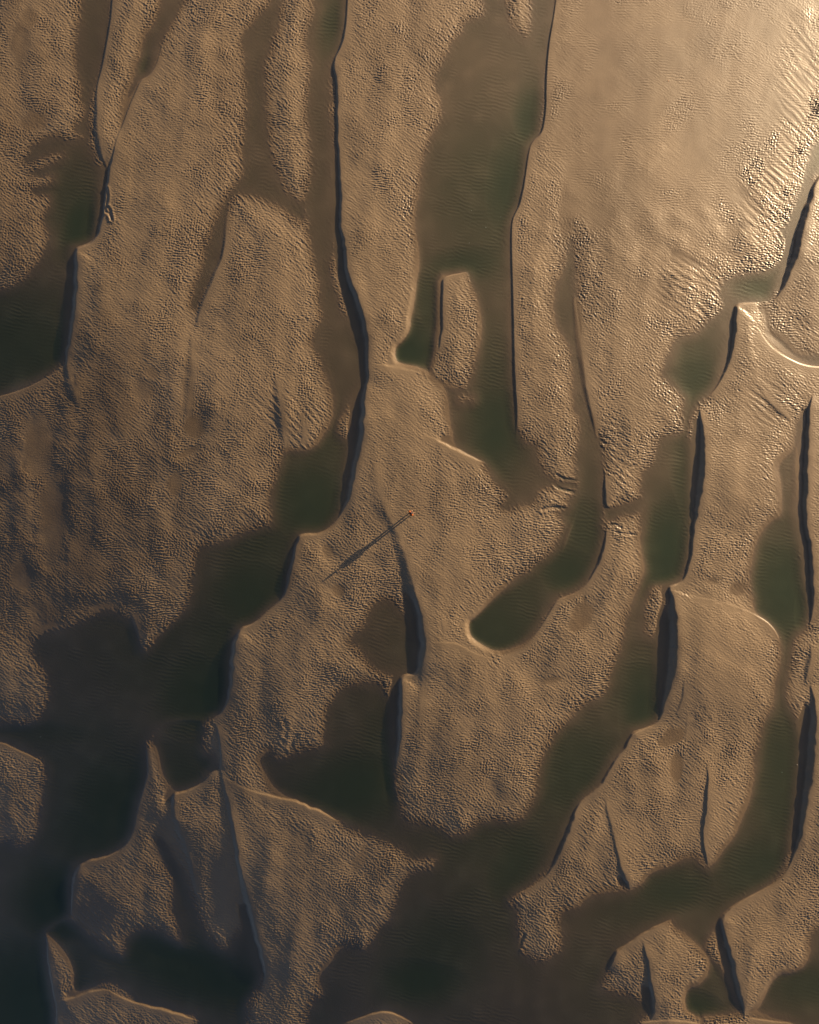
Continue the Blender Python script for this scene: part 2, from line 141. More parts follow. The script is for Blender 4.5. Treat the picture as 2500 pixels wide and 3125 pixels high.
# small run-off grooves cut into the sand: depth (m), half width, points
GROOVES = [(.05,5,[(1690,1475),(1710,1492),(1740,1498),(1762,1507)]),(.04,4,[(1700,1448),(1720,1462),(1758,1466)]),(.045,5,[(1655,1555),(1690,1546),(1728,1552)]),
(.05,4,[(327,578),(331,600),(328,620),(322,645),(334,652),(343,668)]),(.05,4,[(332,635),(340,650),(343,672)]),(.03,7,[(905,2245),(893,2258),(888,2278)]),(.022,6,[(868,2200),(878,2225),(870,2245)]),(.03,6,[(1850,1556),(1900,1552),(1950,1525)]),
(.03,4,[(2395,720),(2400,745),(2404,780)]),(.03,5,[(1600,2850),(1580,2900),(1560,2950)]),(.018,8,[(2110,890),(2140,915),(2165,945)]),(.018,8,[(2060,880),(2100,900),(2150,960)]),(.03,4,[(1895,1610),(1880,1600),(1862,1602)]),(.03,4,[(1940,1632),(1910,1630),(1880,1625)]),(.03,4,[(1892,1430),(1920,1400),(1945,1380)]),(.03,4,[(1885,1450),(1920,1425),(1940,1420)])]

# ---------------------------------------------------------------- numeric helpers
rng = np.random.default_rng(7)
FS = 1.7                                     # fine step
X0, X1, Y0, Y1 = -130.0, 2630.0, -130.0, 3255.0
fx = np.arange(X0, X1, FS); fy = np.arange(Y0, Y1, FS)
NX, NY = len(fx), len(fy)
CS = FS * 2.5
cx = np.arange(X0 - 5, X1 + 10, CS); cy = np.arange(Y0 - 5, Y1 + 10, CS)

def chaikin(p, n, closed):
    p = np.array(p, float)
    for _ in range(n):
        q = np.roll(p, -1, 0) if closed else p[1:]
        a = p if closed else p[:-1]
        r = np.empty((2 * len(a), p.shape[1]))
        r[0::2] = a * .75 + q * .25; r[1::2] = a * .25 + q * .75
        if not closed:
            r = np.vstack([p[:1], r, p[-1:]])
        p = r
    return p

def sub(lo, hi, arr):
    return int(np.searchsorted(arr, lo)), int(np.searchsorted(arr, hi))

def sdf_poly(pts, reach=220.0):
    """positive outside, negative inside, on the coarse grid"""
    p = chaikin(pts, 1, True)
    D = np.full((len(cy), len(cx)), reach)
    inside = np.zeros(D.shape, bool)
    q = np.roll(p, -1, 0)
    for a, b in zip(p, q):
        i0, i1 = sub(min(a[0], b[0]) - reach, max(a[0], b[0]) + reach, cx)
        j0, j1 = sub(min(a[1], b[1]) - reach, max(a[1], b[1]) + reach, cy)
        X = cx[None, i0:i1]; Y = cy[j0:j1, None]
        d = b - a; l2 = d @ d + 1e-9
        t = np.clip(((X - a[0]) * d[0] + (Y - a[1]) * d[1]) / l2, 0, 1)
        dd = np.hypot(X - a[0] - t * d[0], Y - a[1] - t * d[1])
        np.minimum(D[j0:j1, i0:i1], dd, out=D[j0:j1, i0:i1])
        if a[1] != b[1]:
            lo, hi = min(a[1], b[1]), max(a[1], b[1])
            j0, j1 = sub(lo, hi, cy)
            if j1 > j0:
                yy = cy[j0:j1]
                xi = a[0] + (yy - a[1]) * d[0] / d[1]
                inside[j0:j1] ^= (cx[None, :] < xi[:, None])
    return np.where(inside, -D, D)

def up_idx(src, dst):
    f = (dst - src[0]) / (src[1] - src[0])
    i = np.clip(f.astype(int), 0, len(src) - 2)
    return i, f - i

def upsample(A, sy, sx, dy, dx):
    iy, ty = up_idx(sy, dy); ix, tx = up_idx(sx, dx)
    R = A[iy] * (1 - ty)[:, None] + A[iy + 1] * ty[:, None]
    return R[:, ix] * (1 - tx)[None] + R[:, ix + 1] * tx[None]

def sm(a, b, x):
    t = np.clip((x - a) / (b - a), 0, 1)
    return t * t * (3 - 2 * t)

def blur(A, r, n=3):
    for _ in range(n):
        for ax in (0, 1):
            m = A.shape[ax]
            pad = [(0, 0), (0, 0)]; pad[ax] = (r + 1, r)
            C = np.cumsum(np.pad(A, pad, mode='edge'), axis=ax)
            A = (np.take(C, np.arange(2 * r + 1, 2 * r + 1 + m), axis=ax) - np.take(C, np.arange(0, m), axis=ax)) / (2 * r + 1)
    return A

def band(lam, width, ang=None, aspread=0.3, seed=0, shape=None, step=FS):
    """band-limited random relief of unit rms; ang = direction of the crests (deg, image frame)"""
    ny, nx = shape or (NY, NX)
    r = np.random.default_rng(seed)
    n = r.standard_normal((ny, nx)).astype(np.float32)
    F = np.fft.rfft2(n)
    ky = np.fft.fftfreq(ny, step)[:, None]; kx = np.fft.rfftfreq(nx, step)[None]
    k = np.hypot(kx, ky) + 1e-9
    G = np.exp(-0.5 * (np.log(k * lam) / width) ** 2)
    if ang is not None:
        th = np.arctan2(ky, kx)
        a = math.radians(ang + 90)
        da = np.abs((th - a + math.pi / 2) % math.pi - math.pi / 2)
        G = G * np.exp(-0.5 * (da / aspread) ** 2)
    A = np.fft.irfft2(F * G, s=(ny, nx)).astype(np.float32)
    return A / A.std()

def low(lam, seed, aniso=1.0):
    """smooth random field on the coarse grid -> fine grid"""
    st = 14.0
    gx = np.arange(X0 - 20, X1 + 40, st); gy = np.arange(Y0 - 20, Y1 + 40, st)
    r = np.random.default_rng(seed)
    F = np.fft.rfft2(r.standard_normal((len(gy), len(gx))))
    ky = np.fft.fftfreq(len(gy), st)[:, None] * aniso; kx = np.fft.rfftfreq(len(gx), st)[None]
    F *= np.exp(-((kx ** 2 + ky ** 2) * lam ** 2) * 2)
    A = np.fft.irfft2(F, s=(len(gy), len(gx)))
    A /= A.std()
    return upsample(A, gy, gx, fy, fx).astype(np.float32)

# ---------------------------------------------------------------- signed distance to the water's edge
SD = np.full((len(cy), len(cx)), 220.0)
for kind, pts in POLYS:
    s = sdf_poly(pts)
    SD = np.minimum(SD, s) if kind == W else np.maximum(SD, -s)
sd = upsample(SD, cy, cx, fy, fx).astype(np.float32)
XX = fx[None, :].astype(np.float32); YY = fy[:, None].astype(np.float32)

def ell(x, y, rx, ry, turn):
    c, s = math.cos(math.radians(turn)), math.sin(math.radians(turn))
    u = ((XX - x) * c + (YY - y) * s) / rx
    v = (-(XX - x) * s + (YY - y) * c) / ry
    return u * u + v * v

warp = low(60, 11)
w2 = low(25, 12)
damp = np.zeros((NY, NX), np.float32)
dampw = np.zeros((NY, NX), np.float32)
for x, y, rx, ry, tn, st in DAMP:
    i0, i1 = sub(x - 3 * max(rx, ry), x + 3 * max(rx, ry), fx); j0, j1 = sub(y - 3 * max(rx, ry), y + 3 * max(rx, ry), fy)
    c, s = math.cos(math.radians(tn)), math.sin(math.radians(tn))
    dx = XX[:, i0:i1] - x; dy = YY[j0:j1] - y
    e = ((dx * c + dy * s) / rx) ** 2 + ((-dx * s + dy * c) / ry) ** 2
    e = e * (1 + .25 * w2[j0:j1, i0:i1])
    dampw[j0:j1, i0:i1] = np.maximum(dampw[j0:j1, i0:i1], min(st, 1) * np.exp(-e / 3.2) * (1 - sm(7, 9, e)))
    damp[j0:j1, i0:i1] = np.maximum(damp[j0:j1, i0:i1], st * (1 - sm(0.5, 1.9, e)))
depth = np.zeros((NY, NX), np.float32)
for x, y, rx, ry, tn, dp in DEEP:
    rx *= 1.3; ry *= 1.25
    R = 2.6 * max(rx, ry)
    i0, i1 = sub(x - R, x + R, fx); j0, j1 = sub(y - R, y + R, fy)
    c, s = math.cos(math.radians(tn)), math.sin(math.radians(tn))
    dx = XX[:, i0:i1] - x; dy = YY[j0:j1] - y
    e = ((dx * c + dy * s) / rx) ** 2 + ((-dx * s + dy * c) / ry) ** 2
    depth[j0:j1, i0:i1] = np.maximum(depth[j0:j1, i0:i1], dp * np.exp(-.62 * e ** 1.15))
depth *= sm(-2, 40, -sd)

# wet zone in the upper right: low relief, fine straight ripples, scattered puddles
fine = (1 - sm(.55, 1.5, ell(2080, 230, 430, 480, 0) + .18 * warp)).astype(np.float32)
ur = (1 - sm(.6, 1.6, ell(2420, 420, 260, 460, 0) + .15 * warp)).astype(np.float32)

# ---------------------------------------------------------------- added dome shape of the bar
# Dome shape added so the light falls off from north-east to south-west.
UX, UY = math.cos(SUN_AZ_XY), math.sin(SUN_AZ_XY)
_s = np.linspace(-400, 400, 4001)
def slope_at(s):
    up = math.tan(math.radians(9.5)) * (1 - np.exp(-(np.clip(s, 0, None) / 40.0) ** 1.6))
    dn = math.tan(math.radians(8.1)) * (1 - np.exp(-(np.clip(-s, 0, None) / 23.0) ** 1.5))
    fade = 1 - sm(75, 140, np.abs(s))
    return (-up + dn) * fade
_g = np.concatenate([[0], np.cumsum((slope_at(_s[1:]) + slope_at(_s[:-1])) / 2 * np.diff(_s))])
_g -= np.interp(0, _s, _g)
def dome(wx, wy):
    return np.interp(wx * UX + wy * UY, _s, _g)

# ---------------------------------------------------------------- banks
bank = np.zeros((NY, NX), np.float32)
near_crest = np.full((NY, NX), 400.0, np.float32)
facezone = np.zeros((NY, NX), np.float32)
scour = np.zeros((NY, NX), np.float32)        # foot of the banks, washed down to the water level
jag = band(70.0, .5, None, 1, 61) * 1.1 + band(24.0, .5, None, 1, 62) * .25
def height_per_shade(gx, gy):
    """bank height needed for one unit of shade, given how the added dome leans to the sun there"""
    s_ = (gx - CX) * S * UX + (CY - gy) * S * UY
    el = np.radians(SUN_EL) - np.arctan(slope_at(s_))
    return np.clip(S * np.tan(el) / math.cos(SUN_AZ_XY) * 1.26, .0098, .0175)
for b in BANKS:
    p = chaikin([tuple(q) + (0,) * (4 - len(q)) for q in b], 2, False)
    xs, ys, ws = p[:, 0], p[:, 1], p[:, 2]
    R = 330.0
    i0, i1 = sub(xs.min() - R, xs.max() + R, cx); j0, j1 = sub(ys.min() - R, ys.max() + R, cy)
    i0, j0 = max(i0, 0), max(j0, 0)
    gx, gy = cx[i0:i1], cy[j0:j1]
    D = np.full((len(gy), len(gx)), 1e6); SG = np.ones(D.shape); WW = np.zeros(D.shape); TW = np.zeros(D.shape)
    for a, c in zip(p[:-1], p[1:]):
        k0, k1 = sub(min(a[1], c[1]) - R, max(a[1], c[1]) + R, gy)
        if k1 <= k0: continue
        X = gx[None]; Y = gy[k0:k1, None]
        d = c[:2] - a[:2]; l2 = d @ d + 1e-9
        tr = ((X - a[0]) * d[0] + (Y - a[1]) * d[1]) / l2
        t = np.clip(tr, 0, 1)
        dd = np.hypot(X - a[0] - t * d[0], Y - a[1] - t * d[1])
        cr = d[0] * (Y - a[1]) - d[1] * (X - a[0])      # image frame, y down: left of travel is negative
        m = dd < D[k0:k1]
        D[k0:k1][m] = dd[m]
        SG[k0:k1][m] = np.where(cr < 0, 1.0, -1.0)[m]
        WW[k0:k1][m] = (a[2] + t * (c[2] - a[2]))[m]
        TW[k0:k1][m] = (a[3] + t * (c[3] - a[3]))[m]
    # signed distance and height, then the cross profile at full resolution
    I0, I1 = sub(gx[0], gx[-1], fx); J0, J1 = sub(gy[0], gy[-1], fy)
    D = np.minimum(D, 500)
    dS = upsample(D * SG, gy, gx, fy[J0:J1], fx[I0:I1])
    wW = upsample(WW, gy, gx, fy[J0:J1], fx[I0:I1])
    aD = upsample(D, gy, gx, fy[J0:J1], fx[I0:I1])
    so = upsample(TW, gy, gx, fy[J0:J1], fx[I0:I1])
    def profile(dS, wW, so, aD, HF):
        steep = np.clip(.0092 / HF, .55, 1.0)
        h = np.minimum(wW, 40) * HF + np.clip(wW - 40, 0, 20) * HF * .5
        fw = np.maximum(h * 50, 3.0) * (1.8 * steep + so)
        LL = 40 + wW * 5.5
        hi = np.exp(-np.clip(dS, 0, None) / LL) * (1 - 0.10 * np.exp(-np.clip(dS, 0, None) / (13.0 + 5 * so)))
        lo = sm(-fw, 0, dS) * .90
        return np.where(dS >= 0, hi, lo) * h * (1 - sm(150, 320, aD)), fw
    dS = dS + jag[J0:J1, I0:I1] * sm(4, 12, wW)
    f, fw = profile(dS, wW, so, aD, height_per_shade(XX[:, I0:I1], YY[J0:J1]))
    fc = blur(profile(D * SG, WW, TW, D, height_per_shade(gx[None], gy[:, None]))[0], 6)
    fc = upsample(fc, gy, gx, fy[J0:J1], fx[I0:I1])
    mixf = np.where(dS > 0, sm(10, 60, aD), sm(70, 150, aD))
    f = f * (1 - mixf) + fc * mixf
    f = np.where(dS > 4, f * (1 - sm(2, 30, -sd[J0:J1, I0:I1])), f)     # bars fall away again where a pool lies behind the crest
    bank[J0:J1, I0:I1] = np.maximum(bank[J0:J1, I0:I1], f) + 0.35 * np.minimum(bank[J0:J1, I0:I1], f)
    nc = np.where(wW > 3, np.where(dS >= 0, aD, aD * 3), 400)
    near_crest[J0:J1, I0:I1] = np.minimum(near_crest[J0:J1, I0:I1], nc)
    ww = wW * 1.25 + 13
    sc = sm(-ww - 5, -ww + 2, dS) * (1 - sm(-fw * .7, 2, dS)) * sm(7, 11, wW) * (1 - sm(ww * .9, ww * 1.5 + 12, sd[J0:J1, I0:I1])) * (1 - sm(.3, 1.2, so))
    scour[J0:J1, I0:I1] = np.maximum(scour[J0:J1, I0:I1], sc)
    facezone[J0:J1, I0:I1] = np.maximum(facezone[J0:J1, I0:I1], np.where((dS < 2) & (dS > -fw - 1), sm(5, 10, wW) * np.exp(-so * .3), 0))

# ---------------------------------------------------------------- ripples
rA = band(7.8, .27, 4, .36, 1)         # crests across the picture
rB = band(8.6, .28, 38, .40, 2)        # crests running down to the right
rC = band(8.8, .28, 100, .40, 3)      # near vertical crests
rD = band(15.0, .25, 50, .45, 4)       # larger broken forms
rF = band(8.2, .16, 3, .16, 5)         # fine straight ripples
rG = band(11.5, .14, 12, .22, 6)       # long ripples on submerged beds
rH = band(6.6, .16, 32, .22, 8)        # fine diagonal ripples
n1, n2, n3, n4 = low(70, 21), low(45, 22), low(90, 23), low(30, 24)
def sharp(a):
    return np.tanh(a * 2.2) + .25 * np.clip(a, 0, 2.2)
gA = sharp(rA) * (1 + .35 * n1); gB = sharp(rB) * (1 - .35 * n1 + .15 * n2); gC = sharp(rC) * (.75 + .3 * n2)
coarse = np.maximum(np.maximum(gA, gB), gC) * 1.1 + .22 * (gA + gB + gC) + .12 * rD
coarse -= coarse.mean(); coarse /= coarse.std()
finer = np.maximum(sharp(rH) * (1 - .2 * n2), sharp(rA) * (.7 + .2 * n2)) + .3 * rB
finer -= finer.mean(); finer /= finer.std()

sd = sd + 2.5 + (1.8 * rD + 2.6 * low(22, 41) + 1.5 * coarse) * sm(10, 60, near_crest) * (1 - sm(60, 120, sd))
scour = blur(scour, 1, 2)
sd = sd * (1 - scour) + np.minimum(sd, -5) * scour
def aniso(lat, lon, tilt, seed, st=8.0):
    """smooth relief drawn out along the flow (down the picture, leaning by tilt)"""
    gx = np.arange(X0 - 20, X1 + 40, st); gy = np.arange(Y0 - 20, Y1 + 40, st)
    r = np.random.default_rng(seed)
    F = np.fft.rfft2(r.standard_normal((len(gy), len(gx))))
    ky = np.fft.fftfreq(len(gy), st)[:, None]; kx = np.fft.rfftfreq(len(gx), st)[None]
    t = math.radians(tilt); u = kx * math.cos(t) + ky * math.sin(t); v = -kx * math.sin(t) + ky * math.cos(t)
    F *= np.exp(-2 * ((u * lat) ** 2 + (v * lon) ** 2))
    A = np.fft.irfft2(F, s=(len(gy), len(gx)))
    return upsample(A / A.std(), gy, gx, fy, fx).astype(np.float32)
st1, st2 = aniso(75, 170, 8, 51), aniso(24, 60, 10, 52)
land = sm(-2, 10, sd)
# fans of longer ridges at the low ends of the bars: x, y, rx, ry, crest direction
FANS = [(2120,880,100,80,35),(930,1330,70,90,52),(1885,1440,45,80,38),(2350,640,70,150,42),(2400,470,60,90,40),(1840,1330,60,50,20),(860,1260,70,60,48),(2360,1230,70,60,40),(2440,250,60,160,48),(760,470,60,150,55)]
# smooth, finely rippled ground on the raised parts; coarse ripples lower down
hiz = sm(.02, .12, bank + .012 * n3)
lowwet = (1 - sm(-1900, -500, (XX - CX) * .79 - (YY - CY) * .61)).astype(np.float32)
calm = np.clip(hiz * .75 + .6 * sm(.1, 1.3, st1), 0, 1)
CALM = [(455,480,105,300,12),(330,1010,120,260,0),(400,130,25,130,8),(640,960,90,170,12),(1190,1270,80,110,0),(1090,640,42,330,-2),(1235,1480,45,230,-20),(1310,2120,90,190,0),(880,1900,60,120,0),(2270,1330,70,260,5),(2490,760,60,150,0),(2125,1890,50,130,0),(2110,2080,45,120,5),(870,2580,80,170,10),(280,2690,70,70,0),(2055,2900,55,70,0),(1640,900,40,260,0),(700,2150,30,90,10),(300,3090,120,40,0),(2320,2800,90,60,-20),(2300,160,160,120,0),(1700,60,60,90,0),(2000,700,120,90,0),(200,1150,50,50,0)]
for x, y, rx, ry, tn in CALM:
    R_ = 1.9 * max(rx, ry)
    i0, i1 = sub(x - R_, x + R_, fx); j0, j1 = sub(y - R_, y + R_, fy)
    c, s_ = math.cos(math.radians(tn)), math.sin(math.radians(tn))
    dx = XX[:, i0:i1] - x; dy = YY[j0:j1] - y
    e = ((dx * c + dy * s_) / rx) ** 2 + ((-dx * s_ + dy * c) / ry) ** 2 + .3 * n4[j0:j1, i0:i1]
    calm[j0:j1, i0:i1] = np.maximum(calm[j0:j1, i0:i1], .95 * (1 - sm(.5, 2.2, e)))
amp_c = 0.0100 * (1 + .10 * n2) * np.clip(1 + .30 * n1, .45, 1.3) * (1 - .68 * calm) * (1 - .35 * lowwet) * (1 - fine * (.92 - .5 * sm(.2, 1.4, n1)))
amp_c *= 1 + 1.5 * ur * sm(-.6, .8, n4)
amp_f = 0.0036 * (.35 + .65 * calm)
crest_flat = sm(2, 26, near_crest)
k = (1 - .85 * damp.clip(0, 1)) * (.15 + .85 * crest_flat) * (1 - .85 * facezone)
rip = (coarse * amp_c + finer * amp_f) * k
rip += sharp(band(19.0, .3, 38, .14, 9)) * .0022 * k * (1 - .5 * fine)
rip += fine * sharp(rF) * .0058 * sm(-1.0, .6, n1 + n4 * .5) * (1 - .6 * damp.clip(0, 1))
rip_land = rip
flat_n = low(55, 31)
for q, (x, y, rx, ry, an) in enumerate(FANS):
    m_ = 1.8 * max(rx, ry)
    i0, i1 = sub(x - m_, x + m_, fx); j0, j1 = sub(y - m_, y + m_, fy)
    dx = XX[:, i0:i1] - x; dy = YY[j0:j1] - y
    e = (dx / rx) ** 2 + (dy / ry) ** 2
    a = sharp(band(21.0, .28, an, .16, 200 + q, (j1 - j0, i1 - i0)))
    rip[j0:j1, i0:i1] += (.0050 if y < 500 and x > 2000 else .0080) * a * (1 - sm(.2, 2.4, e)) * crest_flat[j0:j1, i0:i1]
bed = (sharp(rG) * .0034 * sm(-.2, 1.0, flat_n) + finer * .0007) * sm(4, 40, -sd) * (1 - sm(.05, .12, depth))
bed += .0018 * sharp(rG) * sm(.015, .05, depth) * (1 - sm(.06, .12, depth))

rise = .050 * (1 - np.exp(-(np.clip(sd, 0, None) / 32.0) ** 1.15)) + .012 * sm(0, 200, sd)
rise += .12 * (1 - np.exp(-(np.clip(sd - 6, 0, None) / 95.0) ** 1.4)) * (1 - .8 * fine)
rise = rise * (1 - .35 * fine) + .022 * fine * sm(0, 40, sd)
und = (.008 * n2 + .007 * n3 + .026 * st1 * (1 - .6 * fine) * sm(15, 110, sd) + .0035 * st2) * sm(0, 45, sd) * (1 - .55 * fine)
Hs = np.where(sd > 0, -.005 + (rise + und) * (1 - .30 * dampw * (1 - .85 * fine)) - .02 * dampw * (1 - fine) * sm(10, 40, sd) - .006 * damp * (1 - fine), 0)
Hw = -.011 - .009 * sm(0, 30, -sd) * (1 + .35 * n2) - depth
edge = sm(-6, 6, sd)
Hs_base = np.where(sd > 0, -.005 + rise * (1 - .3 * dampw), -.03).astype(np.float32)
H = Hs * edge + Hw * (1 - edge)
H += bank * (1 - .8 * dampw)
H += rip_land * sm(-4, 9, sd) + bed
for dp, hw, pts in GROOVES:
    p = chaikin(pts, 2, False)
    i0, i1 = sub(p[:, 0].min() - 4 * hw, p[:, 0].max() + 4 * hw, fx); j0, j1 = sub(p[:, 1].min() - 4 * hw, p[:, 1].max() + 4 * hw, fy)
    D = np.full((j1 - j0, i1 - i0), 99.0)
    for a, c in zip(p[:-1], p[1:]):
        d = c - a; X = XX[:, i0:i1]; Y = YY[j0:j1]
        t = np.clip(((X - a[0]) * d[0] + (Y - a[1]) * d[1]) / (d @ d + 1e-9), 0, 1)
        D = np.minimum(D, np.hypot(X - a[0] - t * d[0], Y - a[1] - t * d[1]))
    H[j0:j1, i0:i1] -= dp * np.exp(-(D / hw) ** 2) * sm(-5, 10, sd[j0:j1, i0:i1])
    H[j0:j1, i0:i1] += .5 * dp * np.exp(-((D - 1.9 * hw) / hw) ** 2) * sm(-5, 10, sd[j0:j1, i0:i1])
H = H.astype(np.float32)
# how wet the sand is: soaked at and below the water line, drier on the raised bars; left-hand zones also paint in the light falloff
WET_FALLOFF = [(200,1500,260,430,0,.8),(300,2700,330,330,0,.45),(60,700,110,380,0,.55),(520,2350,160,200,0,.35),(700,1750,160,120,0,.3),(235,1480,110,330,0,.9),(90,1780,120,180,0,.8),(330,1840,170,90,0,.7),(60,330,90,330,0,.45),(560,1500,60,260,5,.4),(1850,330,120,330,0,.5),(2200,250,160,200,0,.4),(1750,600,40,200,3,.5),(700,250,60,220,0,.35),(1350,260,60,150,0,.4),(100,2080,120,130,0,.3),(1690,1120,60,200,0,.3),(1900,1900,40,120,0,.3),(1250,2650,120,140,0,.4),(420,2700,90,140,0,.4),(2300,1500,60,260,0,.25),(800,1500,70,200,10,.25)]
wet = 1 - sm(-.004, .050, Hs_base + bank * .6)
for x, y, rx, ry, tn, st in WET_FALLOFF:
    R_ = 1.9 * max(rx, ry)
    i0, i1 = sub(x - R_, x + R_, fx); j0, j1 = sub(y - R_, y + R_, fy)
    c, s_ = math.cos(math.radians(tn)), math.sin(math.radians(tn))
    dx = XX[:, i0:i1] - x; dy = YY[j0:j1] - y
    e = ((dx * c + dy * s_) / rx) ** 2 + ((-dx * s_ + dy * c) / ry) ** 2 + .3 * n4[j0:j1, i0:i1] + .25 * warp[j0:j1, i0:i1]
    wet[j0:j1, i0:i1] = np.maximum(wet[j0:j1, i0:i1], st * (1 - sm(.2, 2.6, e)))  # left-hand zones put the light falloff into wet too
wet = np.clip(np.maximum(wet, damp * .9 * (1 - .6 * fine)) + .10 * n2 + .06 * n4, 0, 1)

def to_world(gx, gy):
    """survey grid (x right, y down) -> ground position; outlines were taken from above, so they are placed on the dome along the line of sight"""
    wx = (gx - CX) * S; wy = (CY - gy) * S
    z = dome(wx, wy)
    for _ in range(3):
        f = (CAM_H - z) / CAM_H
        z = dome(wx * f, wy * f)
    f = (CAM_H - z) / CAM_H
    return wx * f, wy * f, z

def grown(lo, hi, step, n=46, g=1.16):
    a = [hi + step]
    b = [lo - step]
    s = step
    for _ in range(n):
        s *= g
        a.append(a[-1] + s); b.append(b[-1] - s)
    return np.array(b[::-1]), np.array(a)

def grid_object(name, gx, gy, Z, mat, attrs=(), outside=None):
    bx, ax = grown(gx[0], gx[-1], gx[1] - gx[0], 64)
    by, ay = grown(gy[0], gy[-1], gy[1] - gy[0], 64)
    ex = np.concatenate([bx, gx, ax]); ey = np.concatenate([by, gy, ay])
    px = (len(bx), len(ax)); py = (len(by), len(ay))
    fX = np.clip(ex, gx[0], gx[-1]); 
    Zp = np.pad(Z, (py, px), mode='edge')
    # beyond the surveyed area the flat carries on as plain, gently rolling sand
    ox = np.maximum(np.maximum(gx[0] - ex, ex - gx[-1]), 0)[None]; oy = np.maximum(np.maximum(gy[0] - ey, ey - gy[-1]), 0)[:, None]
    fo = np.exp(-np.hypot(ox, oy) / 110.0)
    if outside is not None:
        roll = outside + .035 * np.sin(ex[None] / 170 + 1.7 * np.sin(ey[:, None] / 330)) * np.sin(ey[:, None] / 410 + .9 * np.sin(ex[None] / 260))
        Zp = Zp * fo + roll * (1 - fo)
    mx, my = np.meshgrid(ex, ey)
    wx, wy, wz = to_world(mx.ravel(), my.ravel())
    n = len(ex) * len(ey)
    co = np.empty((n, 3), np.float32)
    co[:, 0] = wx; co[:, 1] = wy; co[:, 2] = wz + Zp.ravel()
    idx = np.arange(n, dtype=np.int32).reshape(len(ey), len(ex))
    q = np.stack([idx[1:, :-1], idx[1:, 1:], idx[:-1, 1:], idx[:-1, :-1]], -1).reshape(-1, 4)
    me = bpy.data.meshes.new(name)
    me.vertices.add(n); me.vertices.foreach_set("co", co.ravel())
    me.loops.add(q.size); me.loops.foreach_set("vertex_index", q.ravel())
    me.polygons.add(len(q)); me.polygons.foreach_set("loop_start", np.arange(0, q.size, 4, dtype=np.int32))
    me.polygons.foreach_set("use_smooth", np.ones(len(q), bool))
    me.update(calc_edges=True)
    for an, A in attrs:
        at = me.attributes.new(an, 'FLOAT', 'POINT')
        at.data.foreach_set("value", np.pad(A, (py, px), mode='edge').astype(np.float32).ravel())
    me.materials.append(mat)
    ob = bpy.data.objects.new(name, me)
    scene.collection.objects.link(ob)
    ob["kind"] = "structure"
    return ob

# ---------------------------------------------------------------- materials
def new_mat(name):
    m = bpy.data.materials.new(name); m.use_nodes = True
    n = m.node_tree.nodes; n.clear()
    o = n.new("ShaderNodeOutputMaterial")
    return m, m.node_tree, o

def sand_material():
    m, t, o = new_mat("wet_sand")
    N = t.nodes; Lk = t.links
    p = N.new("ShaderNodeBsdfPrincipled")
    tc = N.new("ShaderNodeTexCoord")
    no = N.new("ShaderNodeTexNoise"); no.inputs["Scale"].default_value = .12; no.inputs["Detail"].default_value = 6
    no2 = N.new("ShaderNodeTexNoise"); no2.inputs["Scale"].default_value = 9; no2.inputs["Detail"].default_value = 5
    no3 = N.new("ShaderNodeTexNoise"); no3.inputs["Scale"].default_value = 22; no3.inputs["Detail"].default_value = 4
    for x in (no, no2, no3):
        Lk.new(tc.outputs["Object"], x.inputs["Vector"])
    r = N.new("ShaderNodeValToRGB")
    r.color_ramp.elements[0].position = .3; r.color_ramp.elements[0].color = (.230, .165, .097, 1)
    r.color_ramp.elements[1].position = .7; r.color_ramp.elements[1].color = (.295, .212, .126, 1)
    mx = N.new("ShaderNodeMixRGB"); mx.blend_type = 'MULTIPLY'; mx.inputs[0].default_value = .35
    r2 = N.new("ShaderNodeValToRGB")
    r2.color_ramp.elements[0].color = (.6, .6, .6, 1); r2.color_ramp.elements[1].color = (1.25, 1.2, 1.15, 1)
    Lk.new(no.outputs[0], r.inputs[0]); Lk.new(no2.outputs[0], r2.inputs[0])
    Lk.new(r.outputs[0], mx.inputs[1]); Lk.new(r2.outputs[0], mx.inputs[2])
    wa = N.new("ShaderNodeAttribute"); wa.attribute_name = "wet_and_falloff"  # wet sand, plus the light falloff painted in on the left
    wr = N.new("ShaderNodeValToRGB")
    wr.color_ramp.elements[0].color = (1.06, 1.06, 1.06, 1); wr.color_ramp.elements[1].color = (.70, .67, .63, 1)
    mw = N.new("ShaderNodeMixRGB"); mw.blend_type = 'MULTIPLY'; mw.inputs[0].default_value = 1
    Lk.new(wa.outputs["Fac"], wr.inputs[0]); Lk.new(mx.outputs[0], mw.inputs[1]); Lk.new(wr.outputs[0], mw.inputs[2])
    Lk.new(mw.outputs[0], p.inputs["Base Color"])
    p.inputs["Roughness"].default_value = .40
    p.inputs["IOR"].default_value = 1.5
    p.inputs["Specular IOR Level"].default_value = .78
    b = N.new("ShaderNodeBump"); b.inputs["Strength"].default_value = .35; b.inputs["Distance"].default_value = .012
    Lk.new(no3.outputs[0], b.inputs["Height"]); Lk.new(b.outputs[0], p.inputs["Normal"])
    Lk.new(p.outputs[0], o.inputs[0])
    return m

